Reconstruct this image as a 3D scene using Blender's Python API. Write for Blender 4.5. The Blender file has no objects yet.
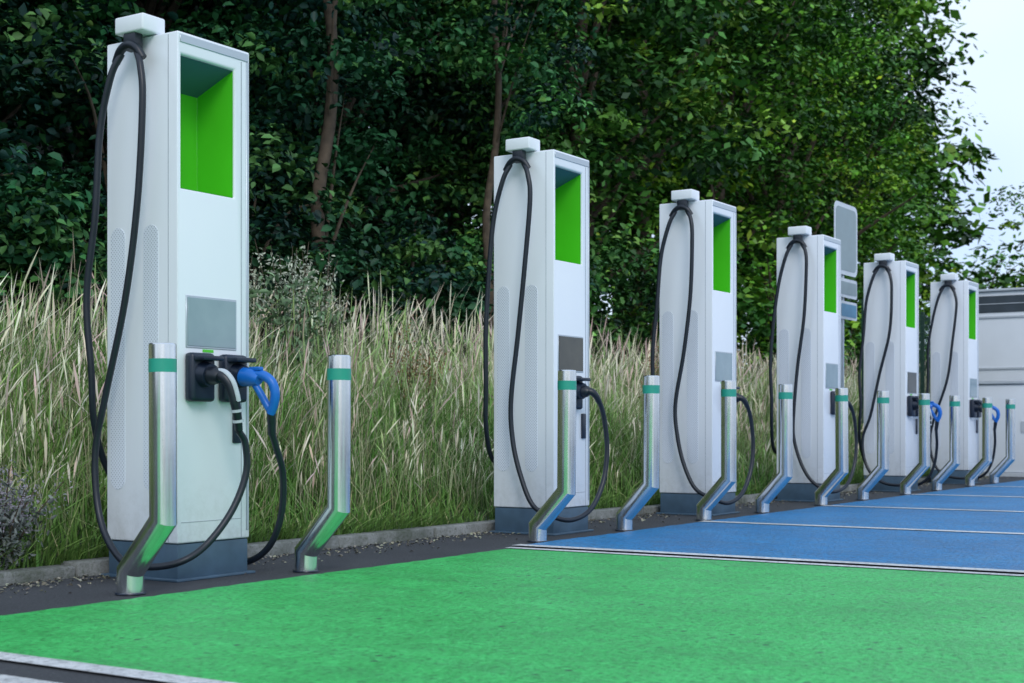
import bpy, bmesh, math, random
import numpy as np
from mathutils import Vector
random.seed(7); rng=np.random.default_rng(11)
scene=bpy.context.scene
col=scene.collection

# ------------------------------------------------------------ helpers
def new_mat(name):
    m=bpy.data.materials.new(name); m.use_nodes=True
    nt=m.node_tree; b=nt.nodes['Principled BSDF']
    return m,nt,b
def N(nt,t,**kw):
    n=nt.nodes.new(t)
    for k,v in kw.items():
        if k in n.inputs: n.inputs[k].default_value=v
        else: setattr(n,k,v)
    return n
def ramp(nt,src,stops):
    r=nt.nodes.new('ShaderNodeValToRGB'); e=r.color_ramp.elements
    while len(e)<len(stops): e.new(0.5)
    for i,(p,c) in enumerate(stops):
        e[i].position=p; e[i].color=c if len(c)==4 else (*c,1)
    nt.links.new(src,r.inputs[0]); return r.outputs[0]
def mix(nt,fac,a,b,mode='MIX'):
    n=nt.nodes.new('ShaderNodeMix'); n.data_type='RGBA'; n.blend_type=mode
    for s,i in ((fac,0),(a,6),(b,7)):
        if isinstance(s,(int,float)): n.inputs[i].default_value=s
        elif isinstance(s,tuple): n.inputs[i].default_value=s
        else: nt.links.new(s,n.inputs[i])
    return n.outputs[2]
def noise(nt,vec,scale,detail=4,rough=.55):
    n=N(nt,'ShaderNodeTexNoise',Scale=scale,Detail=detail,Roughness=rough)
    if vec is not None: nt.links.new(vec,n.inputs['Vector'])
    return n.outputs['Fac']
def bump(nt,b,h,strength=.3,dist=.01):
    n=N(nt,'ShaderNodeBump',Strength=strength,Distance=dist)
    nt.links.new(h,n.inputs['Height']); nt.links.new(n.outputs[0],b.inputs['Normal'])
def simple(name,color,rough=.5,metal=0,var=.12,scale=6,bumpy=0):
    m,nt,b=new_mat(name)
    tc=N(nt,'ShaderNodeTexCoord').outputs['Object']
    n=noise(nt,tc,scale,3)
    c1=tuple(x*(1-var) for x in color[:3])+(1,); c2=tuple(min(1,x*(1+var*.6)) for x in color[:3])+(1,)
    nt.links.new(ramp(nt,n,[(.3,c1),(.7,c2)]),b.inputs['Base Color'])
    r=N(nt,'ShaderNodeMapRange'); r.inputs[3].default_value=max(0,rough-.08); r.inputs[4].default_value=min(1,rough+.1)
    nt.links.new(n,r.inputs[0]); nt.links.new(r.outputs[0],b.inputs['Roughness'])
    b.inputs['Metallic'].default_value=metal
    if bumpy: bump(nt,b,noise(nt,tc,180,3),bumpy,.002)
    return m

# ------------------------------------------------------------ materials
M={}
def paint_mat(name,c_lo,c_mid,c_hi,wear):
    m,nt,b=new_mat(name)
    tc=N(nt,'ShaderNodeTexCoord').outputs['Object']
    big=noise(nt,tc,1.1,4,.65); fine=noise(nt,tc,45,3,.75); med=noise(nt,tc,7,5,.75)
    base=ramp(nt,big,[(.3,c_lo),(.5,c_mid),(.68,c_hi)])
    base=mix(nt,.4,base,ramp(nt,med,[(.38,c_lo),(.62,c_hi)]))
    spk=ramp(nt,fine,[(.53,(0,0,0,1)),(.64,(.85,.85,.85,1))])
    base=mix(nt,spk,base,tuple(x*.55 for x in c_lo[:3])+(1,))
    hl=ramp(nt,fine,[(.32,(.5,.5,.5,1)),(.44,(0,0,0,1))])
    base=mix(nt,hl,base,tuple(min(1,x*1.35+.03) for x in c_hi[:3])+(1,))
    # pinholes and chipped spots where the aggregate shows
    pit=N(nt,'ShaderNodeTexVoronoi',Scale=12.0); nt.links.new(tc,pit.inputs['Vector'])
    pm=ramp(nt,pit.outputs['Distance'],[(.10,(1,1,1,1)),(.17,(0,0,0,1))])
    zone=ramp(nt,noise(nt,tc,2.1,4,.7),[(.50,(0,0,0,1)),(.58,(1,1,1,1))])
    base=mix(nt,mix(nt,1.0,pm,zone,'MULTIPLY'),base,(.015,.03,.03,1))
    st=N(nt,'ShaderNodeMapping'); st.inputs['Scale'].default_value=(3.5,.5,1); nt.links.new(tc,st.inputs[0])
    grime=ramp(nt,noise(nt,st.outputs[0],1.2,5,.7),[(.48,(0,0,0,1)),(.75,(wear,wear,wear,1))])
    base=mix(nt,grime,base,(.04,.08,.06,1))
    nt.links.new(base,b.inputs['Base Color'])
    nt.links.new(ramp(nt,med,[(.3,(.38,)*3),(.75,(.62,)*3)]),b.inputs['Roughness'])
    bump(nt,b,fine,.85,.012)
    return m
M['green']=paint_mat('green_paint',(.025,.36,.075,1),(.038,.50,.105,1),(.06,.60,.15,1),.28)
M['blue']=paint_mat('blue_paint',(.002,.12,.31,1),(.003,.18,.45,1),(.008,.24,.55,1),.25)
M['line']=paint_mat('white_line_paint',(.50,.52,.54,1),(.66,.68,.7,1),(.78,.79,.8,1),.5)
def asphalt():
    m,nt,b=new_mat('asphalt')
    tc=N(nt,'ShaderNodeTexCoord').outputs['Object']
    f=noise(nt,tc,90,3,.8); g=noise(nt,tc,1.4,5,.6)
    c=mix(nt,.5,ramp(nt,f,[(.35,(.022,.025,.032)),(.55,(.05,.055,.065)),(.7,(.17,.18,.19))]),
            ramp(nt,g,[(.3,(.035,.038,.045)),(.7,(.075,.08,.09))]))
    nt.links.new(c,b.inputs['Base Color']); b.inputs['Roughness'].default_value=.85
    bump(nt,b,f,.9,.012)
    return m
M['asphalt']=asphalt()
def whitepc():
    m,nt,b=new_mat('white_powder_coat')
    g=N(nt,'ShaderNodeTexCoord').outputs['Object']
    n=noise(nt,g,2.2,4)
    base=ramp(nt,n,[(.3,(.82,.86,.92)),(.7,(.85,.885,.93))])
    sp=N(nt,'ShaderNodeSeparateXYZ'); nt.links.new(g,sp.inputs[0])
    mr=N(nt,'ShaderNodeMapRange'); mr.inputs[1].default_value=.16; mr.inputs[2].default_value=.5; mr.inputs[3].default_value=.28; mr.inputs[4].default_value=0
    nt.links.new(sp.outputs[2],mr.inputs[0])
    d=mix(nt,1.0,mr.outputs[0],ramp(nt,noise(nt,g,18,5,.7),[(.42,(0,0,0)),(.7,(1,1,1))]),'MULTIPLY')
    base=mix(nt,d,base,(.34,.35,.33,1))
    nt.links.new(base,b.inputs['Base Color'])
    nt.links.new(ramp(nt,n,[(.3,(.18,)*3),(.7,(.28,)*3)]),b.inputs['Roughness'])
    return m
M['white']=whitepc()
M['white2']=simple('white_plastic_cap',(.82,.86,.91,1),.35,0,.03,4)
M['plinth']=simple('slate_plinth',(.065,.12,.18,1),.5,0,.2,8,.1)
M['black']=simple('black_rubber',(.009,.014,.024,1),.38,0,.2,14)
M['holster']=simple('black_plastic',(.010,.018,.038,1),.35,0,.2,14)
M['bluep']=simple('blue_plug_plastic',(.008,.15,.58,1),.35,0,.1,10)
M['greyp']=simple('grey_plug_plastic',(.5,.55,.6,1),.4,0,.08,10)
M['recess']=simple('lime_green_panel',(.085,.60,.022,1),.35,0,.06,3)
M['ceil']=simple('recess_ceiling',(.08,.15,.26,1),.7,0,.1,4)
M['silver']=simple('silver_trim',(.50,.55,.60,1),.35,.5,.05,4)
M['groove']=simple('panel_seam',(.38,.41,.46,1),.6,0,.1,8)
M['mint']=simple('green_reflective_band',(.02,.33,.24,1),.4,0,.08,10)
def screen_mat(name,c1,c2):
    m,nt,b=new_mat(name)
    tc=N(nt,'ShaderNodeTexCoord').outputs['Object']
    nt.links.new(ramp(nt,noise(nt,tc,5,3),[(.3,c1),(.7,c2)]),b.inputs['Base Color'])
    b.inputs['Roughness'].default_value=.14; return m
M['screen']=screen_mat('grey_display',(.24,.33,.37,1),(.30,.39,.43,1))
M['screen_dark']=screen_mat('dark_display',(.035,.035,.03,1),(.07,.065,.05,1))
def vent():
    m,nt,b=new_mat('perforated_vent')
    tc=N(nt,'ShaderNodeTexCoord').outputs['Object']
    mp=N(nt,'ShaderNodeMapping'); mp.inputs['Rotation'].default_value=(math.radians(45),0,0); mp.inputs['Scale'].default_value=(0,80,80)
    nt.links.new(tc,mp.inputs[0])
    v=N(nt,'ShaderNodeTexVoronoi',Scale=1.0,Randomness=0.0); nt.links.new(mp.outputs[0],v.inputs['Vector'])
    c=ramp(nt,v.outputs['Distance'],[(.16,(.36,.40,.47)),(.30,(.72,.77,.85))])
    nt.links.new(c,b.inputs['Base Color']); b.inputs['Roughness'].default_value=.45; return m
M['vent']=vent()
def steel():
    m,nt,b=new_mat('brushed_stainless_steel')
    tc=N(nt,'ShaderNodeTexCoord').outputs['Object']
    mp=N(nt,'ShaderNodeMapping'); mp.inputs['Scale'].default_value=(90,90,2.5); nt.links.new(tc,mp.inputs[0])
    n=noise(nt,mp.outputs[0],1,3); g=noise(nt,tc,7,4)
    nt.links.new(ramp(nt,g,[(.3,(.68,.70,.72)),(.7,(.80,.82,.84))]),b.inputs['Base Color'])
    nt.links.new(ramp(nt,n,[(.3,(.16,)*3),(.7,(.27,)*3)]),b.inputs['Roughness'])
    b.inputs['Metallic'].default_value=1
    return m
M['steel']=steel()
def concrete():
    m,nt,b=new_mat('kerb_concrete')
    tc=N(nt,'ShaderNodeTexCoord').outputs['Object']
    a=noise(nt,tc,3,6,.7); f=noise(nt,tc,60,3,.7)
    c=ramp(nt,a,[(.30,(.06,.075,.05)),(.48,(.19,.20,.19)),(.7,(.36,.37,.37))])
    c=mix(nt,ramp(nt,f,[(.5,(0,0,0)),(.72,(.7,.7,.7))]),c,(.06,.08,.04,1))
    nt.links.new(c,b.inputs['Base Color']); b.inputs['Roughness'].default_value=.9
    bump(nt,b,f,.6,.01); return m
M['kerb']=concrete()
def soil():
    m,nt,b=new_mat('grassy_soil')
    tc=N(nt,'ShaderNodeTexCoord').outputs['Object']
    c=ramp(nt,noise(nt,tc,4,4,.7),[(.3,(.010,.016,.008)),(.55,(.022,.038,.014)),(.75,(.05,.055,.025))])
    nt.links.new(c,b.inputs['Base Color']); b.inputs['Roughness'].default_value=.95
    return m
M['soil']=soil()
def leafmat():
    m,nt,b=new_mat('tree_leaves')
    at=N(nt,'ShaderNodeAttribute'); at.attribute_name='Col'
    nt.links.new(at.outputs['Color'],b.inputs['Base Color']); b.inputs['Roughness'].default_value=.5
    b.inputs['Specular IOR Level'].default_value=.25
    return m
M['leaf']=leafmat()
def grassmat():
    m,nt,b=new_mat('grass_blades')
    at=N(nt,'ShaderNodeAttribute'); at.attribute_name='Col'
    nt.links.new(at.outputs['Color'],b.inputs['Base Color']); b.inputs['Roughness'].default_value=.65
    b.inputs['Specular IOR Level'].default_value=.2
    return m
M['grass']=grassmat()
M['bark']=simple('bark',(.10,.075,.052,1),.9,0,.5,9)
M['cab']=simple('cabinet_grey_white',(.80,.84,.89,1),.5,0,.05,1.5)
M['cabdark']=simple('cabinet_louvre',(.045,.06,.075,1),.5,0,.2,5)
M['cabseam']=simple('cabinet_trim',(.50,.54,.58,1),.5,0,.1,5)
M['fence']=simple('green_fence_paint',(.01,.045,.03,1),.5,0,.15,8)
M['signgrey']=simple('sign_back_aluminium',(.26,.33,.35,1),.45,.2,.1,6)
M['signwhite']=simple('sign_white',(.6,.65,.7,1),.45)
M['signblue']=simple('sign_blue',(.10,.26,.40,1),.45)

# ------------------------------------------------------------ mesh tools
def add_obj(name,data,parent=None,loc=(0,0,0)):
    o=bpy.data.objects.new(name,data); col.objects.link(o); o.location=loc
    if parent: o.parent=parent
    return o
def empty(name,loc):
    e=bpy.data.objects.new(name,None); col.objects.link(e); e.location=loc; e.empty_display_size=.2; return e
def finish(bm,name,mat,smooth=False):
    bmesh.ops.recalc_face_normals(bm,faces=bm.faces)
    me=bpy.data.meshes.new(name); bm.to_mesh(me); bm.free()
    if mat: me.materials.append(mat)
    if smooth:
        me.polygons.foreach_set('use_smooth',[True]*len(me.polygons))
        try: me.set_sharp_from_angle(angle=math.radians(38))
        except Exception: pass
    return me
def bm_box(bm,x0,x1,y0,y1,z0,z1,bev=0,seg=2):
    vs=[bm.verts.new(p) for p in ((x0,y0,z0),(x1,y0,z0),(x1,y1,z0),(x0,y1,z0),(x0,y0,z1),(x1,y0,z1),(x1,y1,z1),(x0,y1,z1))]
    fs=[bm.faces.new([vs[i] for i in f]) for f in ((3,2,1,0),(4,5,6,7),(0,1,5,4),(1,2,6,5),(2,3,7,6),(3,0,4,7))]
    if bev>0:
        es=list({e for f in fs for e in f.edges})
        bmesh.ops.bevel(bm,geom=es,offset=bev,segments=seg,affect='EDGES',profile=.5)
def box_mesh(name,b,mat,bev=0,seg=2):
    bm=bmesh.new(); bm_box(bm,*b,bev,seg); return finish(bm,name,mat,bev>0)
def tube(bm,pts,rad,sides=10,cap=True):
    pts=[Vector(p) for p in pts]; n=len(pts)
    if not hasattr(rad,'__len__'): rad=[rad]*n
    if len(rad)!=n:
        m=len(rad); rad=[rad[min(m-1,int(i*m/n))] for i in range(n)]
    t0=(pts[1]-pts[0]).normalized()
    ref=Vector((0,0,1)) if abs(t0.z)<.9 else Vector((1,0,0))
    u=t0.cross(ref).normalized(); rings=[]
    for i in range(n):
        t=(pts[min(i+1,n-1)]-pts[max(i-1,0)]).normalized()
        u=(u-t*u.dot(t)).normalized(); v=t.cross(u)
        rings.append([bm.verts.new(pts[i]+(u*math.cos(a)+v*math.sin(a))*rad[i]) for a in [2*math.pi*k/sides for k in range(sides)]])
    for a,b in zip(rings,rings[1:]):
        for k in range(sides):
            bm.faces.new((a[k],a[(k+1)%sides],b[(k+1)%sides],b[k]))
    if cap: bm.faces.new(rings[0][::-1]); bm.faces.new(rings[-1])
def spline(pts,per=8):
    P=[Vector(p) for p in pts]; P=[P[0]*2-P[1]]+P+[P[-1]*2-P[-2]]; out=[]
    for i in range(1,len(P)-2):
        for k in range(per):
            t=k/per; a,b,c,d=P[i-1:i+3]
            out.append(.5*((2*b)+(c-a)*t+(2*a-5*b+4*c-d)*t*t+(3*b-a-3*c+d)*t**3))
    out.append(P[-2]); return out
def np_mesh(name,verts,faces,colors,mat,k=4):
    me=bpy.data.meshes.new(name); V=len(verts); F=len(faces)
    me.vertices.add(V); me.vertices.foreach_set('co',verts.astype(np.float32).ravel())
    me.loops.add(F*k); me.loops.foreach_set('vertex_index',faces.astype(np.int32).ravel())
    me.polygons.add(F); me.polygons.foreach_set('loop_start',np.arange(F,dtype=np.int32)*k)
    me.update(calc_edges=True)
    if colors is not None:
        a=me.color_attributes.new('Col','FLOAT_COLOR','POINT')
        c=np.ones((V,4),np.float32); c[:,:3]=colors; a.data.foreach_set('color',c.ravel())
    me.materials.append(mat); return me

# ------------------------------------------------------------ ground
def sheet(name,x0,x1,y0,y1,z,mat):
    bm=bmesh.new(); bm.faces.new([bm.verts.new(p) for p in ((x0,y0,z),(x1,y0,z),(x1,y1,z),(x0,y1,z))])
    return add_obj(name,finish(bm,name,mat))
sheet('ground',-1500,1500,-1500,1500,0,M['asphalt'])
EDGE=-.31
def ragged(name,x0,x1,y0,y1,z,mat,amp=.010):
    n=int((x1-x0)/.06); bm=bmesh.new()
    A=[bm.verts.new((x0+(x1-x0)*k/n,y0,z)) for k in range(n+1)]
    Bq=[bm.verts.new((x0+(x1-x0)*k/n,y1+random.uniform(-amp,amp)+.006*math.sin(k*.23),z)) for k in range(n+1)]
    for k in range(n): bm.faces.new((A[k],A[k+1],Bq[k+1],Bq[k]))
    return add_obj(name,finish(bm,name,mat))
ragged('green_parking_bay',-1.70,2.20,-6.2,EDGE,.004,M['green'])
ragged('blue_parking_bays',2.40,19.0,-6.2,EDGE+.07,.004,M['blue'])
bm=bmesh.new()
def lin(x0,x1,y0,y1,z=.008):
    bm.faces.new([bm.verts.new(p) for p in ((x0,y0,z),(x1,y0,z),(x1,y1,z),(x0,y1,z))])
lin(-1.78,-1.69,-6.2,EDGE+.01); lin(-2.03,-1.94,-6.2,EDGE)
lin(2.17,2.24,-6.2,EDGE+.03); lin(2.335,2.43,-6.2,EDGE+.09)
for x in (4.80,7.2,9.62,12.0,14.4): lin(x-.055,x+.055,-6.2,EDGE+.08)
add_obj('bay_marking_lines',finish(bm,'lines',M['line']))
ragged('green_parking_bay',-9.0,-2.07,-6.2,EDGE,.004,M['green'])

# kerb
bm=bmesh.new(); x=-12.0
while x<34:
    j=random.uniform(-.008,.008); h=.062+random.uniform(-.010,.010)
    bm_box(bm,x,x+.905,.52+j,.645+j,-.05,h,.014,2); x+=.915
add_obj('kerb',finish(bm,'kerb',M['kerb'],True))

# bank terrain, rising to a wooded hillside added behind to block sky gaps
def bank(x,y):
    t=np.clip((y-.6)/3.2,0,1); s=t*t*(3-2*t)
    added_hill=np.clip((y-9)/16,0,1)**1.3*10.0*np.clip((42-x)/14,0,1)
    return .035+.68*s+np.clip(y-3.8,0,40)*.06+.05*np.sin(x*1.3+y*.7)*s+.03*np.sin(x*3.1-y*2.2)*s+added_hill
xs=np.linspace(-40,90,261); ys=np.concatenate([np.linspace(.64,4.5,24),np.linspace(5,60,40)])
X,Y=np.meshgrid(xs,ys); Z=bank(X,Y)
V=np.stack([X,Y,Z],-1).reshape(-1,3); nx=len(xs)
I=np.arange(nx-1)[None,:]+np.arange(len(ys)-1)[:,None]*nx; I=I.ravel()
add_obj('grass_bank_terrain',np_mesh('bank',V,np.stack([I,I+1,I+1+nx,I+nx],1),None,M['soil']))

# ------------------------------------------------------------ ribbons (grass)
def ribbons(base,h,w,az,bend,us,prof,c0,c1):
    n=len(base); K=len(us)
    d=np.stack([np.cos(az),np.sin(az),np.zeros(n)],1)
    fa=az+rng.uniform(.6,2.6,n); s=np.stack([np.cos(fa),np.sin(fa),np.zeros(n)],1)
    vs=np.zeros((n,K,2,3)); cs=np.zeros((n,K,2,3))
    for i,u in enumerate(us):
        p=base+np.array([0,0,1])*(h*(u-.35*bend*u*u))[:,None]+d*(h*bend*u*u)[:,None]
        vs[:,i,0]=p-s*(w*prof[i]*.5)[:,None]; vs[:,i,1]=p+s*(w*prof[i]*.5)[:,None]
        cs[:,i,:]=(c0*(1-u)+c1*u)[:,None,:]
    idx=(np.arange(n)*K*2)[:,None]; fl=[]
    for i in range(K-1):
        fl.append(np.concatenate([idx+i*2,idx+i*2+1,idx+i*2+3,idx+i*2+2],1))
    return vs.reshape(-1,3),np.concatenate(fl),cs.reshape(-1,3)
def join(parts):
    V=[];F=[];C=[];o=0
    for v,f,c in parts: V.append(v);F.append(f+o);C.append(c);o+=len(v)
    return np.concatenate(V),np.concatenate(F),np.concatenate(C)
def scatter(n,x0,x1,y0,y1,pw=1.0):
    return x0+(x1-x0)*rng.random(n)**pw, y0+(y1-y0)*rng.random(n)
def lowf(x,y,s,ph):
    return np.clip(.5+.27*(np.sin(x*s+ph+.8*np.sin(y*2.1))+np.sin(y*s*1.7+x*s*.6+ph*2.3)),0,1)
def colr(n,c,v=.25):
    return np.array(c)[None,:]*(1+rng.uniform(-v,v,(n,1)))*(1+rng.uniform(-.08,.08,(n,3)))
def B(x,y,o=0): return np.stack([x,y,bank(x,y)-o],1)
parts=[]
n=50000; x,y=scatter(n,-2.5,25,.62,4.2,1.5); g=lowf(x,y,1.1,.5); g2=lowf(x,y,.7,3.0)
edge=np.clip((y-.62)/1.0,0,1)
h=(.16+.58*edge)*(.45+.85*rng.random(n))*(.62+.75*g)
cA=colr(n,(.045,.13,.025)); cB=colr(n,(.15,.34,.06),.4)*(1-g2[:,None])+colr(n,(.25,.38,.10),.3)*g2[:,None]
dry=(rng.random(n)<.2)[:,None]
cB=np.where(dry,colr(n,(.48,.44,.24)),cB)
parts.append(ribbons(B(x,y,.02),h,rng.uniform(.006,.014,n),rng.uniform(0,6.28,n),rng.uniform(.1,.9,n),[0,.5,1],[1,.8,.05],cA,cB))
n=7500; x,y=scatter(n,-3,24,.63,.76,1.3); m=(lowf(x,y,2.7,1)+rng.random(n)*.7)>.5; x=x[m];y=y[m];n=len(x)
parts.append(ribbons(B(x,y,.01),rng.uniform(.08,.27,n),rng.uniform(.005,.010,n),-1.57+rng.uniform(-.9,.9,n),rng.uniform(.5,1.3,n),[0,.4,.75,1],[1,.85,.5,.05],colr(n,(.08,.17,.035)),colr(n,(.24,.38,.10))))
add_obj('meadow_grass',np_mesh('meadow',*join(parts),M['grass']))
parts=[]
def heads(n,y0,y1,hm,hv,wlo,whi,c0,c1,az0,az1,pr,ph):
    x,y=scatter(n,-2.5,27,y0,y1,1.45); g=lowf(x,y,.9,ph)*.6+lowf(x,y,2.6,ph+1)*.4
    k=rng.random(n)<(.08+.92*np.clip((y-y0)/1.5,0,1))*(.15+1.0*g); x=x[k];y=y[k];g=g[k];n=len(x)
    h=(hm+hv*rng.random(n)**1.7)*(.65+.6*g)*(.5+.5*np.clip((y-.8)/1.4,0,1))
    parts.append(ribbons(B(x,y),h,rng.uniform(wlo,whi,n),rng.uniform(az0,az1,n),rng.uniform(.02,.5,n),[0,.4,.72,.80,.90,1],pr,colr(n,c0),colr(n,c1,.3)))
heads(21000,.85,4.4,.52,.80,.008,.015,(.20,.27,.09),(.74,.69,.52),-1.2,1.2,[.28,.22,.16,.8,1,.05],2.0)
heads(8500,.9,4.4,.50,.80,.009,.016,(.22,.24,.10),(.62,.47,.41),-2.5,2.5,[.22,.18,.14,.9,1,.05],5.0)
heads(14000,.8,4.4,.55,.65,.007,.013,(.10,.24,.05),(.36,.50,.19),-3,3,[.5,.4,.3,.8,1,.1],3.2)
n=13000; x,y=scatter(n,-2.5,27,.9,4.4,1.45); g=lowf(x,y,1.3,4.0)
parts.append(ribbons(B(x,y),(.35+.75*rng.random(n))*(.6+.5*g),rng.uniform(.0035,.007,n),rng.uniform(0,6.28,n),rng.uniform(.1,1.0,n),[0,.4,1],[1,.7,.1],colr(n,(.20,.25,.09)),colr(n,(.64,.60,.42),.3)))
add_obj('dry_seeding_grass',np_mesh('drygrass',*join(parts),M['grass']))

# ------------------------------------------------------------ foliage
def leaves(cent,nrm,size,colr_,aspect=.62,simple_=False):
    n=len(cent)
    nrm=nrm/np.linalg.norm(nrm,axis=1,keepdims=True)
    r=rng.normal(size=(n,3)); r[:,2]-=.6
    t=r-nrm*(r*nrm).sum(1,keepdims=True); t/=np.linalg.norm(t,axis=1,keepdims=True)
    s=np.cross(nrm,t); L=size[:,None]; W=L*aspect
    if simple_:
        V=np.stack([cent-t*L*.5,cent+s*W*.5-t*L*.08,cent+t*L*.5,cent-s*W*.5-t*L*.08],1).reshape(-1,3)
        i=(np.arange(n)*4)[:,None]
        return V,np.concatenate([i,i+1,i+2,i+3],1),np.repeat(colr_,4,axis=0)
    fold=nrm*L*.13
    b0=cent-t*L*.5; tip=cent+t*L*.5-nrm*L*.1
    l1=cent-t*L*.22+s*W*.42+fold; l2=cent+t*L*.14+s*W*.46+fold
    r1=cent-t*L*.22-s*W*.42+fold; r2=cent+t*L*.14-s*W*.46+fold
    V=np.stack([b0,l1,l2,tip,r2,r1],1).reshape(-1,3)
    i=(np.arange(n)*6)[:,None]
    F=np.concatenate([np.concatenate([i,i+1,i+2,i+3],1),np.concatenate([i,i+3,i+4,i+5],1)])
    return V,F,np.repeat(colr_,6,axis=0)
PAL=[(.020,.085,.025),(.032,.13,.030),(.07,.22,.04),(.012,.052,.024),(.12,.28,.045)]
def crown(nclump,per,rx,rz,zc,crad,lsize,fill=.5,tint=(1,1,1),simple_=False,aspect=.62,seedph=0,droop=.45):
    d=rng.normal(size=(nclump,3)); d/=np.linalg.norm(d,axis=1,keepdims=True)
    az=np.arctan2(d[:,1],d[:,0])
    lump=.82+.20*np.sin(3*az+2+seedph)+.18*np.sin(4*az+d[:,2]*7+seedph)+.10*rng.normal(size=nclump)
    rr=(fill+(1-fill)*rng.random(nclump))**.7*lump
    C=d*rr[:,None]*np.array([rx,rx,rz]); C[:,2]+=zc
    cr=crad*(.5+1.0*rng.random(nclump))
    per_c=np.repeat(np.arange(nclump),per); n=len(per_c)
    o=rng.normal(size=(n,3)); o/=np.linalg.norm(o,axis=1,keepdims=True)
    o*=(rng.random(n)**.4)[:,None]
    P=C[per_c]+o*cr[per_c][:,None]*np.array([1,1,.42])
    P[:,2]-=droop*cr[per_c]*(o[:,0]**2+o[:,1]**2)
    nr=o*.6+np.array([0,0,.9])+rng.normal(size=(n,3))*.42
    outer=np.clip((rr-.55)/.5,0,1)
    pi=np.where(rng.random(nclump)<.35+.4*outer,rng.choice([1,2,4],nclump),rng.choice([0,3,1],nclump))  # outer clumps mostly lighter, inner mostly darker: canopy shade put into the leaf colours
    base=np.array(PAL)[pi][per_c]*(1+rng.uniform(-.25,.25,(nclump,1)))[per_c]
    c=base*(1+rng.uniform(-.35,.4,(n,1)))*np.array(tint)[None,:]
    yel=(rng.random(n)<.03)[:,None]; c=np.where(yel,c*np.array([1.9,1.4,1.0]),c)
    return leaves(P,nr,lsize*(.55+.8*rng.random(n)),c,aspect,simple_),C
def tree_wood(C,h,r0,seedlean=.3,nl=14):
    bm=bmesh.new(); pts=[];px=py=0
    for i in range(9):
        pts.append((px,py,h*i/8-.3*(i==0))); px+=random.uniform(-.12,.14)*seedlean*2; py+=random.uniform(-.12,.12)*seedlean*2
    tube(bm,pts,[r0*(1-.1*i) for i in range(9)],10)
    for k in random.sample(range(len(C)),min(nl,len(C))):
        c=Vector(C[k]); j=max(1,min(7,int((c.z*.7)/h*8))); s=Vector(pts[j])
        mid=(s+c)*.5+Vector((0,0,.25)); tube(bm,spline([s,mid,c],4),[r0*.4*(1-.11*q)+.004 for q in range(9)],6)
    return finish(bm,'wood',M['bark'],True)
def tint(x):
    t=min(1,max(0,(x-9)/10)); k=random.uniform(.7,1.2)
    return ((.7+1.1*t)*k*random.uniform(.9,1.15),(.80+.65*t)*k,(1.3-.6*t)*k)
def place_tree(x,y,s,name='broadleaf_tree',far=False):
    e=empty(name,(x,y,float(bank(x,y))-.2)); ph=random.uniform(0,6)
    near=x<14
    if far: lv,C=crown(130,60,2.9*s,5.6*s,6.6*s,1.15*s,.30*s,.3,tuple(q*.75 for q in tint(x)),True,seedph=ph)
    elif near: lv,C=crown(170,185,2.9*s,5.6*s,6.6*s,.84,random.uniform(.105,.14),.55,tint(x),False,random.uniform(.55,.85),ph)
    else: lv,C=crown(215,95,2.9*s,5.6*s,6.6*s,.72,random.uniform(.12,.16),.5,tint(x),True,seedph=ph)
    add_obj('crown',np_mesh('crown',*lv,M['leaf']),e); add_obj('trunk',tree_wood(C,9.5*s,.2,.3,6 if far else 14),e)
x=1.0
while x<30.5:
    place_tree(x+random.uniform(-.5,.5),7.6+random.uniform(-1.0,.8),random.uniform(.85,1.2)); x+=2.95
x=2.0
while x<46:
    place_tree(x+random.uniform(-.6,.6),11.4+random.uniform(-.6,.6),random.uniform(1.15,1.35),far=True); x+=4.0
x=8.0
while x<40:
    place_tree(x+random.uniform(-.6,.6),17+random.uniform(-.8,.8),random.uniform(1.4,1.65),far=True); x+=6.0
x=-2
while x<66:
    f_=x>=34; s=random.uniform(.7,1.4)*(1.9 if f_ else 1.0); yy=5.3+random.uniform(-.4,.6)
    e=empty('shrub',(x,yy,float(bank(x,yy))-.1))
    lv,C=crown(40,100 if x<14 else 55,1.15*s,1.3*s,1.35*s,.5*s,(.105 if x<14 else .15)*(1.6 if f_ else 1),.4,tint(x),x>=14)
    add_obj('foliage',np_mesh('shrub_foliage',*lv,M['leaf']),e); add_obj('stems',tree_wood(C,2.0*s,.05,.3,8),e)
    x+=1.6*(2.3 if f_ else 1)
def slender(x,y,h,r,leanx,leany,nc,name='slender_tree',zc=None,rx=1.5,rz=2.0,per=110,ls=.12,nb=6):
    e=empty(name,(x,y,float(bank(x,y))-.1))
    bm=bmesh.new()
    pts=[(leanx*(k/8)**1.3+.05*math.sin(k*1.7),leany*k/8+.04*math.cos(k*2.1),h*k/8) for k in range(9)]
    tube(bm,spline(pts,3),[r*(1-.5*q/24) for q in range(25)],10)
    lv,C=crown(nc,per,rx,rz,zc or h,.5,ls,.4,tint(x))
    for k in range(0,len(C),nb):
        c=Vector(C[k])+Vector((leanx,leany,0)); j=max(2,min(8,int(c.z/h*8)-2)); s=Vector(pts[j]); tube(bm,spline([s,(s+c)*.5+Vector((0,0,.12)),c],3),[r*.28,r*.25,r*.21,r*.17,r*.12,r*.07,.004],6)
    add_obj('trunk',finish(bm,'slender_trunk',M['bark'],True),e)
    v,f,c=lv; v=v+np.array([leanx,leany,0]); add_obj('crown',np_mesh('slender_crown',v,f,c,M['leaf']),e)
slender(6.75,5.0,6.2,.085,.22,-.1,30,zc=4.7,rx=1.3,rz=2.3,ls=.10,nb=9)
slender(10.3,5.3,7.0,.06,.4,0,30,zc=5.4,rx=1.4,rz=2.6,ls=.10,nb=9)
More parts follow.
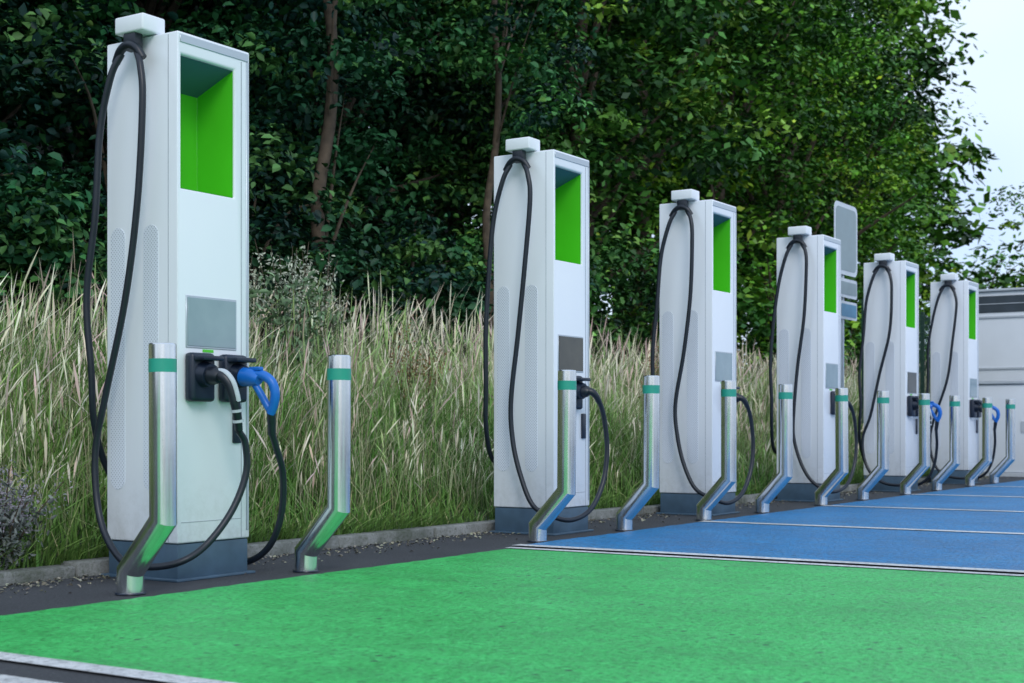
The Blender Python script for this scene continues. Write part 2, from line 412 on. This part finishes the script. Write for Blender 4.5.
slender(36.5,4.2,8.0,.04,.2,0,40,'sparse_tree',zc=5.9,rx=1.1,rz=2.7,per=80,ls=.12,nb=2)
slender(42.0,4.0,8.6,.05,.2,0,44,'sparse_tree',zc=6.2,rx=1.8,rz=2.8,per=80,ls=.14,nb=2)

# ------------------------------------------------------------ tall weeds
def weed(name,x,y,h,nst,leafc,headc,lsize,spread=.25,leafn=60,headn=60):
    e=empty(name,(x,y,float(bank(x,y))-.02)); bm=bmesh.new(); L=[];S=[];Cc=[]
    for s in range(nst):
        a=random.uniform(0,6.28); hh=h*random.uniform(.7,1.05); rr=spread*random.uniform(.2,1)
        p=spline([(0,0,0),(math.cos(a)*rr*.4,math.sin(a)*rr*.4,hh*.5),(math.cos(a)*rr,math.sin(a)*rr,hh)],5)
        tube(bm,p,[.006*(1-.06*q) for q in range(11)],5)
        for k in range(leafn):
            t=random.uniform(.15,.9); q=p[int(t*10)]; L.append(q+Vector((random.gauss(0,.05),random.gauss(0,.05),random.gauss(0,.03)))); S.append(lsize*random.uniform(.6,1.3)); Cc.append(leafc)
        for k in range(headn):
            t=random.uniform(.72,1.0); q=p[int(t*10)]; L.append(q+Vector((random.gauss(0,.035),random.gauss(0,.035),random.gauss(0,.05)))); S.append(lsize*random.uniform(.3,.55)); Cc.append(headc)
    n=len(L); c=np.array(Cc)*(1+rng.uniform(-.3,.3,(n,1)))
    v,f,cc=leaves(np.array([tuple(q) for q in L]),rng.normal(size=(n,3))+np.array([0,0,.5]),np.array(S),c,.4)
    add_obj('stems',finish(bm,'stems',M['bark']),e); add_obj('leaves',np_mesh('weed_leaves',v,f,cc,M['grass']),e)
weed('mugwort_plant',4.1,3.0,1.65,9,(.17,.27,.15),(.46,.50,.40),.08,.38,60,60)
weed('mugwort_plant',4.8,3.3,1.45,8,(.17,.27,.14),(.46,.48,.38),.08,.36,60,60)
weed('mugwort_plant',3.6,3.2,1.35,7,(.17,.27,.14),(.42,.46,.34),.08,.34,60,60)
weed('dock_plant',4.7,2.3,1.15,5,(.20,.20,.08),(.30,.16,.08),.06,.2,14,60)
weed('dock_plant',5.4,2.6,1.05,4,(.20,.20,.08),(.30,.16,.08),.06,.16,14,60)
weed('dock_plant',9.0,2.3,1.2,4,(.20,.20,.08),(.30,.16,.08),.06,.16,14,60)
weed('heather_plant',-.36,.72,.46,28,(.18,.20,.19),(.33,.30,.36),.035,.34,50,60)
weed('heather_plant',-.75,.85,.42,22,(.18,.20,.19),(.33,.30,.36),.035,.32,50,60)

# grit on asphalt strip
n=3600; x=rng.uniform(-3,16,n); y=.52-np.abs(rng.normal(0,.17,n)); k=y>EDGE; x=x[k];y=y[k];n=len(x)
c=colr(n,(.22,.21,.16),.6); v,f,cc=leaves(np.stack([x,y,np.full(n,.006)],1),np.tile([0,0,1.0],(n,1))+rng.normal(size=(n,3))*.3,rng.uniform(.006,.026,n),c,.7)
add_obj('grit_and_leaf_litter',np_mesh('litter',v,f,cc,M['grass']))

# ------------------------------------------------------------ chargers
W,D,H=.45,.45,2.40
def body_mesh():
    me=box_mesh('body',(0,W,0,D,.165,H),M['white'])
    o=add_obj('tmp_body',me)
    bm=bmesh.new()
    pr=[(-.1,1.716),(.238,1.716),(.238,2.205),(-.1,2.345)]
    a=[bm.verts.new((.018,p,q)) for p,q in pr]; b=[bm.verts.new((.352,p,q)) for p,q in pr]
    bm.faces.new(a); bm.faces.new(b[::-1])
    for i in range(4): bm.faces.new((a[i],b[i],b[(i+1)%4],a[(i+1)%4]))
    cut=add_obj('tmp_cut',finish(bm,'cut',None))
    md=o.modifiers.new('b','BOOLEAN'); md.object=cut; md.operation='DIFFERENCE'; md.solver='EXACT'
    bv=o.modifiers.new('v','BEVEL'); bv.width=.008; bv.segments=3; bv.limit_method='ANGLE'; bv.angle_limit=math.radians(40)
    dg=bpy.context.evaluated_depsgraph_get(); res=bpy.data.meshes.new_from_object(o.evaluated_get(dg))
    bpy.data.objects.remove(o); bpy.data.objects.remove(cut)
    res.polygons.foreach_set('use_smooth',[True]*len(res.polygons))
    try: res.set_sharp_from_angle(angle=math.radians(30))
    except Exception: pass
    return res
static=[]
static.append(('body',body_mesh()))
def quad_mesh(name,quads,mat):
    bm=bmesh.new()
    for q in quads: bm.faces.new([bm.verts.new(p) for p in q])
    return finish(bm,name,mat)
a0,a1,f,bk,zb,zt,zk=.0205,.3495,.010,.2355,1.7185,2.297,2.203
static.append(('recess_lining',quad_mesh('lining',[
 [(a0,bk,zb),(a1,bk,zb),(a1,bk,zk),(a0,bk,zk)],
 [(a0,f,zb),(a0,bk,zb),(a0,bk,zk),(a0,f,zt)],
 [(a1,f,zb),(a1,bk,zb),(a1,bk,zk),(a1,f,zt)],
 [(a0,f,zb),(a1,f,zb),(a1,bk,zb),(a0,bk,zb)]],M['recess'])))
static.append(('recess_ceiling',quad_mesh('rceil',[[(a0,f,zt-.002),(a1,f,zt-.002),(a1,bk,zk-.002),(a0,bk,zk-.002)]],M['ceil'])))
static.append(('plinth',box_mesh('plinth',(.006,W-.006,.006,D-.006,0,.162),M['plinth'],.006)))
bm=bmesh.new(); bm_box(bm,-.02,W+.02,-.02,D+.02,0,.012,.003,1)
static.append(('base_plate',finish(bm,'bplate',M['plinth'],True)))
bm=bmesh.new()
bm_box(bm,.012,.438,-.004,.002,2.352,2.388,.002,1)
bm_box(bm,.425,.440,-.004,.002,.20,2.350,.002,1)
static.append(('front_trim',finish(bm,'trim',M['silver'],True)))
bm=bmesh.new()
bm_box(bm,.392,.396,-.0015,.002,.17,2.345); bm_box(bm,.02,.39,-.0015,.002,.255,.258)
bm_box(bm,-.0015,.002,.055,.058,.17,2.39)
static.append(('panel_seams',finish(bm,'seams',M['groove'])))
static.append(('display_frame',box_mesh('sframe',(.047,.361,-.004,.003,1.022,1.252),M['silver'],.002,1)))
SCR=box_mesh('display',(.055,.353,-.007,.0,1.031,1.243),M['screen'],.001,1)
SCRD=box_mesh('display_d',(.055,.353,-.007,.0,1.031,1.243),M['screen_dark'],.001,1)
bm=bmesh.new()
for yc in (.165,.375):
    w=.046; pts=[]
    for k in range(13): a=math.pi*k/12; pts.append((yc+w*math.cos(a),1.52+w*math.sin(a)))
    for k in range(13): a=math.pi+math.pi*k/12; pts.append((yc+w*math.cos(a),.44+w*math.sin(a)))
    A=[bm.verts.new((-.002,p,q)) for p,q in pts]; Bv=[bm.verts.new((.003,p,q)) for p,q in pts]
    bm.faces.new(A)
    for i in range(len(A)): bm.faces.new((A[i],A[(i+1)%len(A)],Bv[(i+1)%len(A)],Bv[i]))
static.append(('side_vents',finish(bm,'vents',M['vent'])))
bm=bmesh.new(); bm_box(bm,-.080,.055,.13,.31,2.404,2.480,.010,3)
static.append(('cable_arm',finish(bm,'arm',M['white2'],True)))
bm=bmesh.new(); bm_box(bm,-.074,-.025,.185,.262,2.33,2.405,.008,2)
tube(bm,spline([(-.065,.145,2.285),(-.075,.175,2.330),(-.078,.225,2.350),(-.075,.275,2.330),(-.065,.315,2.285)],5),.019,10)
static.append(('cable_clamp',finish(bm,'clamp',M['black'],True)))
def holsters(xs_,d):
    bm=bmesh.new()
    for hx in xs_:
        bm_box(bm,hx,hx+.145,-.055*d,.001,.785,1.0,.018,3)
        tube(bm,[(hx+.072,-.05*d,.905),(hx+.072,-.05*d-.045,.900)],[.058,.050],20)
        bm_box(bm,hx+.01,hx+.135,-.055*d-.06,-.04*d,.965,.985,.006,2)
    return finish(bm,'holsters',M['holster'],True)
HOL2=holsters((.035,.240),1); HOL1=holsters((.16,),.7)
static.append(('card_reader',box_mesh('reader',(.335,.385,-.012,.001,.60,.76),M['holster'],.005)))
bm=bmesh.new(); bm_box(bm,.15,.215,-.003,.001,1.006,1.018)
static.append(('green_labels',finish(bm,'labels',M['recess'])))
def tub(bm,pts,per,r0,r1,s): 
    p=spline(pts,per); n=len(p); tube(bm,p,[r0+(r1-r0)*k/(n-1) for k in range(n)],s)
bm=bmesh.new()
tube(bm,[(.107,-.09,.900),(.108,-.125,.897),(.109,-.145,.890)],[.040,.038,.028],16)
tub(bm,[(.108,-.12,.90),(.115,-.155,.895),(.125,-.182,.865),(.135,-.195,.82),(.143,-.20,.775)],4,.026,.020,14)
tub(bm,[(.143,-.20,.79),(.160,-.198,.73),(.185,-.185,.66)],5,.023,.018,12)
P1B=finish(bm,'plug_shell',M['black'],True)
bm=bmesh.new()
tub(bm,[(.112,-.128,.915),(.120,-.168,.908),(.131,-.197,.872),(.142,-.211,.82),(.149,-.215,.785)],4,.017,.013,12)
for z,yy,xx in ((.745,-.2,.155),(.70,-.193,.171)): tube(bm,[(xx,yy,z+.006),(xx+.002,yy,z-.006)],.025,14)
P1=finish(bm,'plug_handle',M['greyp'],True)
bm=bmesh.new()
tube(bm,[(.232,-.07,.900),(.233,-.105,.897),(.234,-.12,.892)],[.038,.036,.026],16)
tub(bm,[(.233,-.10,.90),(.245,-.130,.895),(.265,-.150,.870),(.290,-.160,.83)],4,.026,.018,12)
PS=finish(bm,'plug_single',M['black'],True)
bm=bmesh.new()
tube(bm,[(.312,-.085,.900),(.313,-.15,.895),(.315,-.185,.885)],[.044,.040,.026],18)
tub(bm,[(.314,-.15,.905),(.320,-.20,.905),(.330,-.245,.875),(.338,-.258,.825),(.342,-.248,.780),(.345,-.225,.735)],4,.022,.021,14)
tub(bm,[(.316,-.145,.88),(.325,-.178,.83),(.337,-.20,.785),(.345,-.225,.745)],4,.016,.018,12)
bm_box(bm,.300,.328,-.20,-.13,.925,.943,.006,2)
P2B=finish(bm,'plug2',M['bluep'],True)
bm=bmesh.new(); tub(bm,[(.345,-.228,.75),(.358,-.218,.70),(.375,-.205,.64)],4,.022,.018,12)
SL2=finish(bm,'sleeve2',M['black'],True)

def cables(j,single):
    r=lambda s:j.uniform(-s,s)
    bm=bmesh.new()
    a=[(-.068,.18,2.32),(-.088,.135,2.24),(-.095,.12+r(.01),2.08),(-.09,.15+r(.015),1.66),(-.085,.24+r(.02),1.23),(-.085,.36+r(.02),.80),(-.085,.425,.57),(-.09,.41,.35),(-.11,.33,.19+r(.02)),(-.13,.19,.10+r(.015)),(-.13,.02,.075),(-.06,-.09,.10)]
    if single: a=a[:3]+[(-.09,.15+r(.01),1.66),(-.085,.20+r(.02),1.23),(-.085,.25+r(.02),.85),(-.085,.25,.60),(-.09,.19,.38),(-.10,.09,.20+r(.02)),(-.07,-.04,.12+r(.02)),(.04,-.11,.10),(.20,-.15,.16),(.32,-.17,.32),(.365,-.175,.52),(.345,-.17,.70),(.315,-.165,.79),(.288,-.160,.835)]
    else: a+=[(.05,-.13,.17),(.17,-.16,.31),(.235,-.18,.47),(.225,-.185,.60),(.187,-.184,.655)]
    tube(bm,spline(a,9),.0155,12)
    b=[(-.068,.275,2.32),(-.09,.32,2.22),(-.095,.385,1.98),(-.095,.43+r(.015),1.62),(-.095,.458+r(.02),1.25),(-.08,.465+r(.015),.92),(-.05,.475,.70),(.04,.50,.50)]
    if single: b+=[(.14,.50,.44),(.22,.49,.50),(.24,.47,.62),(.24,.44,.70)]
    else: b+=[(.20,.495,.28),(.38,.485,.12),(.50,.40,.045),(.52,.22,.035),(.505,.05,.05),(.50,-.08,.13),(.50,-.15,.28),(.47,-.185,.46),(.41,-.20,.58),(.375,-.205,.645)]
    tube(bm,spline(b,9),.0155,12)
    return finish(bm,'charging_cables',M['black'],True)
XS=[0,3.16,5.48,7.83,10.20,12.58]
XB=[0,3.11,5.38,7.72,10.05,12.4]
for n_,x in enumerate(XS):
    e=empty('ev_charger',(x,0,0))
    for nm,me in static: add_obj(nm,me,e)
    add_obj('display',SCRD if n_ in (1,4) else SCR,e)
    if n_ in (1,2,3):
        add_obj('plug_holster',HOL1,e); add_obj('plug_handle',PS,e); add_obj('charging_cables',cables(random.Random(n_+3),True),e)
    else:
        add_obj('plug_holsters',HOL2,e); add_obj('plug_shell',P1B,e); add_obj('plug_handle_grey',P1,e); add_obj('plug_sleeve',SL2,e)
        add_obj('plug_handle_looped',P2B,e); add_obj('charging_cables',cables(random.Random(n_+3),False),e)

# ------------------------------------------------------------ bollards
def bollard_meshes():
    r=.054; S=48; off=.19; z1,z2,z3=.09,.30,1.0
    d2=Vector((0,-off,z2-z1)).normalized(); nn=(Vector((0,0,1))+d2).normalized()
    bm=bmesh.new()
    def ring(cx,cy,cz,mit,rr=r):
        out=[]
        for k in range(S):
            a=2*math.pi*k/S; x=rr*math.cos(a); y=rr*math.sin(a)
            out.append(bm.verts.new((cx+x,cy+y,cz-((nn.y*y)/nn.z if mit else 0))))
        return out
    R=[ring(0,0,0,0),ring(0,0,z1,1),ring(0,-off,z2,1),ring(0,-off,z3-.006,0),ring(0,-off,z3-.001,0,r-.004),ring(0,-off,z3+.002,0,r-.02)]
    for a,b in zip(R,R[1:]):
        for k in range(S): bm.faces.new((a[k],a[(k+1)%S],b[(k+1)%S],b[k]))
    bm.faces.new(R[-1])
    me=finish(bm,'tube',M['steel'],True)
    me.set_sharp_from_angle(angle=math.radians(20))
    bm=bmesh.new(); R=[]
    for z in (.885,.938):
        R.append([bm.verts.new(((r+.0012)*math.cos(2*math.pi*k/S),-off+(r+.0012)*math.sin(2*math.pi*k/S),z)) for k in range(S)])
    for k in range(S): bm.faces.new((R[0][k],R[0][(k+1)%S],R[1][(k+1)%S],R[1][k]))
    band=finish(bm,'band',M['mint'],True)
    bm=bmesh.new(); tube(bm,[(0,0,0.0),(0,0,.006)],[.062,.059],32)
    return me,band,finish(bm,'collar',M['holster'],True)
BM=bollard_meshes()
for x in XB:
    for dx in (-.43,.635):
        e=empty('bollard',(x+dx,-.18,0.004)); e.rotation_euler=(random.uniform(-.006,.006),random.uniform(-.006,.006),random.uniform(-.05,.05))
        for nm,me in zip(('tube','reflective_band','collar'),BM): add_obj(nm,me,e)

# ------------------------------------------------------------ sign
def rrect(bm,x0,x1,y,z0,z1,r,th):
    pts=[]
    for cx,cz,a0 in ((x1-r,z1-r,0),(x0+r,z1-r,90),(x0+r,z0+r,180),(x1-r,z0+r,270)):
        for k in range(6): a=math.radians(a0+18*k); pts.append((cx+r*math.cos(a),cz+r*math.sin(a)))
    A=[bm.verts.new((p,y,q)) for p,q in pts]; Bv=[bm.verts.new((p,y+th,q)) for p,q in pts]
    bm.faces.new(A); bm.faces.new(Bv[::-1])
    for i in range(len(A)): bm.faces.new((A[i],A[(i+1)%len(A)],Bv[(i+1)%len(A)],Bv[i]))
e=empty('traffic_sign',(10.90,.9,.03))
bm=bmesh.new(); tube(bm,[(0,0.04,0),(0,0.04,3.05)],.030,16); add_obj('pole',finish(bm,'pole',M['silver'],True),e)
bm=bmesh.new(); rrect(bm,-.37,.37,-.012,2.33,3.12,.09,.004); rrect(bm,-.22,.36,-.012,2.08,2.29,.03,.004); rrect(bm,-.18,.36,-.012,1.84,2.04,.03,.004)
add_obj('panel_border',finish(bm,'pb',M['signwhite']),e)
bm=bmesh.new(); rrect(bm,-.32,.32,-.016,2.38,3.07,.07,.003); rrect(bm,-.19,.33,-.016,2.115,2.255,.02,.003); add_obj('panel_face',finish(bm,'pf',M['signgrey']),e)
bm=bmesh.new(); rrect(bm,-.15,.33,-.016,1.87,2.01,.02,.003); add_obj('plate_face',finish(bm,'pl',M['signblue']),e)

# ------------------------------------------------------------ equipment cabinet
e=empty('electrical_substation_cabinet',(16.6,0,0))
add_obj('shell',box_mesh('shell',(0,3.2,-4.5,1.15,.10,2.62),M['cab'],.015),e)
add_obj('plinth',box_mesh('cplinth',(-.05,3.25,-4.55,1.2,0,.10),M['kerb'],.01),e)
bm=bmesh.new()
bm_box(bm,-.012,.01,.12,1.0,2.32,2.56,.004,1); bm_box(bm,-.012,.01,-1.2,-.1,2.32,2.56,.004,1)
add_obj('louvres',finish(bm,'louv',M['cabdark']),e)
bm=bmesh.new()
bm_box(bm,-.04,3.24,-4.54,1.19,2.622,2.66,.01,1)
for z in (2.24,1.5): bm_box(bm,-.02,.01,-4.4,1.1,z,z+.03,.003,1)
for y in (.98,-.15,-1.6,-3.0): bm_box(bm,-.018,.01,y,y+.02,.14,2.22,.002,1)
bm_box(bm,-.022,-.010,.13,.99,2.44,2.45)
add_obj('trim',finish(bm,'ctrim',M['cabseam']),e)
e=empty('low_utility_box',(15.4,-.1,0))
add_obj('shell',box_mesh('lbox',(0,.6,-.9,.75,.06,1.25),M['cab'],.02),e)
bm=bmesh.new(); bm_box(bm,-.03,.63,-.93,.78,1.252,1.30,.01,1); bm_box(bm,-.03,.63,-.93,.78,0,.058,.005,1); bm_box(bm,-.008,.002,-.08,-.07,.1,1.2); bm_box(bm,-.012,.002,.1,.16,.6,.75)
add_obj('lid_and_trim',finish(bm,'lid',M['cabseam'],True),e)
bm=bmesh.new()
for k in range(6): bm_box(bm,13.2+k*.62-.025,13.2+k*.62+.025,1.45,1.50,0,2.3,.004,1)
for k in range(64): bm_box(bm,13.2+k*.05-.003,13.2+k*.05+.003,1.435,1.442,.15,2.25)
for k in range(12): bm_box(bm,13.2,16.3,1.443,1.449,.2+k*.18,.206+k*.18)
add_obj('mesh_fence',finish(bm,'fence',M['fence']))

# ------------------------------------------------------------ light: thin bright overcast over a Nishita sky
SE=math.radians(38); sdir=Vector((-.70,-.71,0)).normalized()*math.cos(SE)+Vector((0,0,math.sin(SE)))
w=bpy.data.worlds.new('World'); scene.world=w; w.use_nodes=True
nt=w.node_tree; bg=nt.nodes['Background']
sky=nt.nodes.new('ShaderNodeTexSky'); sky.sky_type='NISHITA'; sky.sun_disc=False
sky.sun_elevation=SE; sky.sun_rotation=math.atan2(sdir.x,sdir.y)%(2*math.pi); sky.dust_density=1.5; sky.air_density=1.0; sky.ozone_density=1.5
nt.links.new(sky.outputs[0],bg.inputs[0]); bg.inputs[1].default_value=.15
bg2=nt.nodes.new('ShaderNodeBackground'); bg2.inputs[1].default_value=1.36
tc=nt.nodes.new('ShaderNodeTexCoord')
cl=noise(nt,tc.outputs['Generated'],2.2,3,.6)
nt.links.new(ramp(nt,cl,[(.35,(.53,.68,.93)),(.65,(.77,.88,1.0))]),bg2.inputs[0])
ms=nt.nodes.new('ShaderNodeMixShader'); ms.inputs[0].default_value=.78
nt.links.new(bg.outputs[0],ms.inputs[1]); nt.links.new(bg2.outputs[0],ms.inputs[2])
nt.links.new(ms.outputs[0],nt.nodes['World Output'].inputs[0])
L=bpy.data.lights.new('sun','SUN'); L.energy=1.0; L.angle=math.radians(20); L.color=(1,.97,.93)
so=add_obj('sun',L); so.rotation_euler=(-sdir).to_track_quat('-Z','Y').to_euler()
# ------------------------------------------------------------ camera
cam=bpy.data.cameras.new('camera'); cam.sensor_width=36; cam.lens=1427/1024*36; cam.shift_y=.0835
cam.clip_end=3000; cam.dof.use_dof=True; cam.dof.focus_distance=7.6; cam.dof.aperture_fstop=4.5
co=add_obj('camera',cam,None,(-4.424,-4.583,.674)); co.rotation_euler=(math.pi/2,0,-math.atan2(.8403,.542))
scene.camera=co
scene.view_settings.view_transform='Standard'; scene.view_settings.look='None'; scene.view_settings.exposure=0
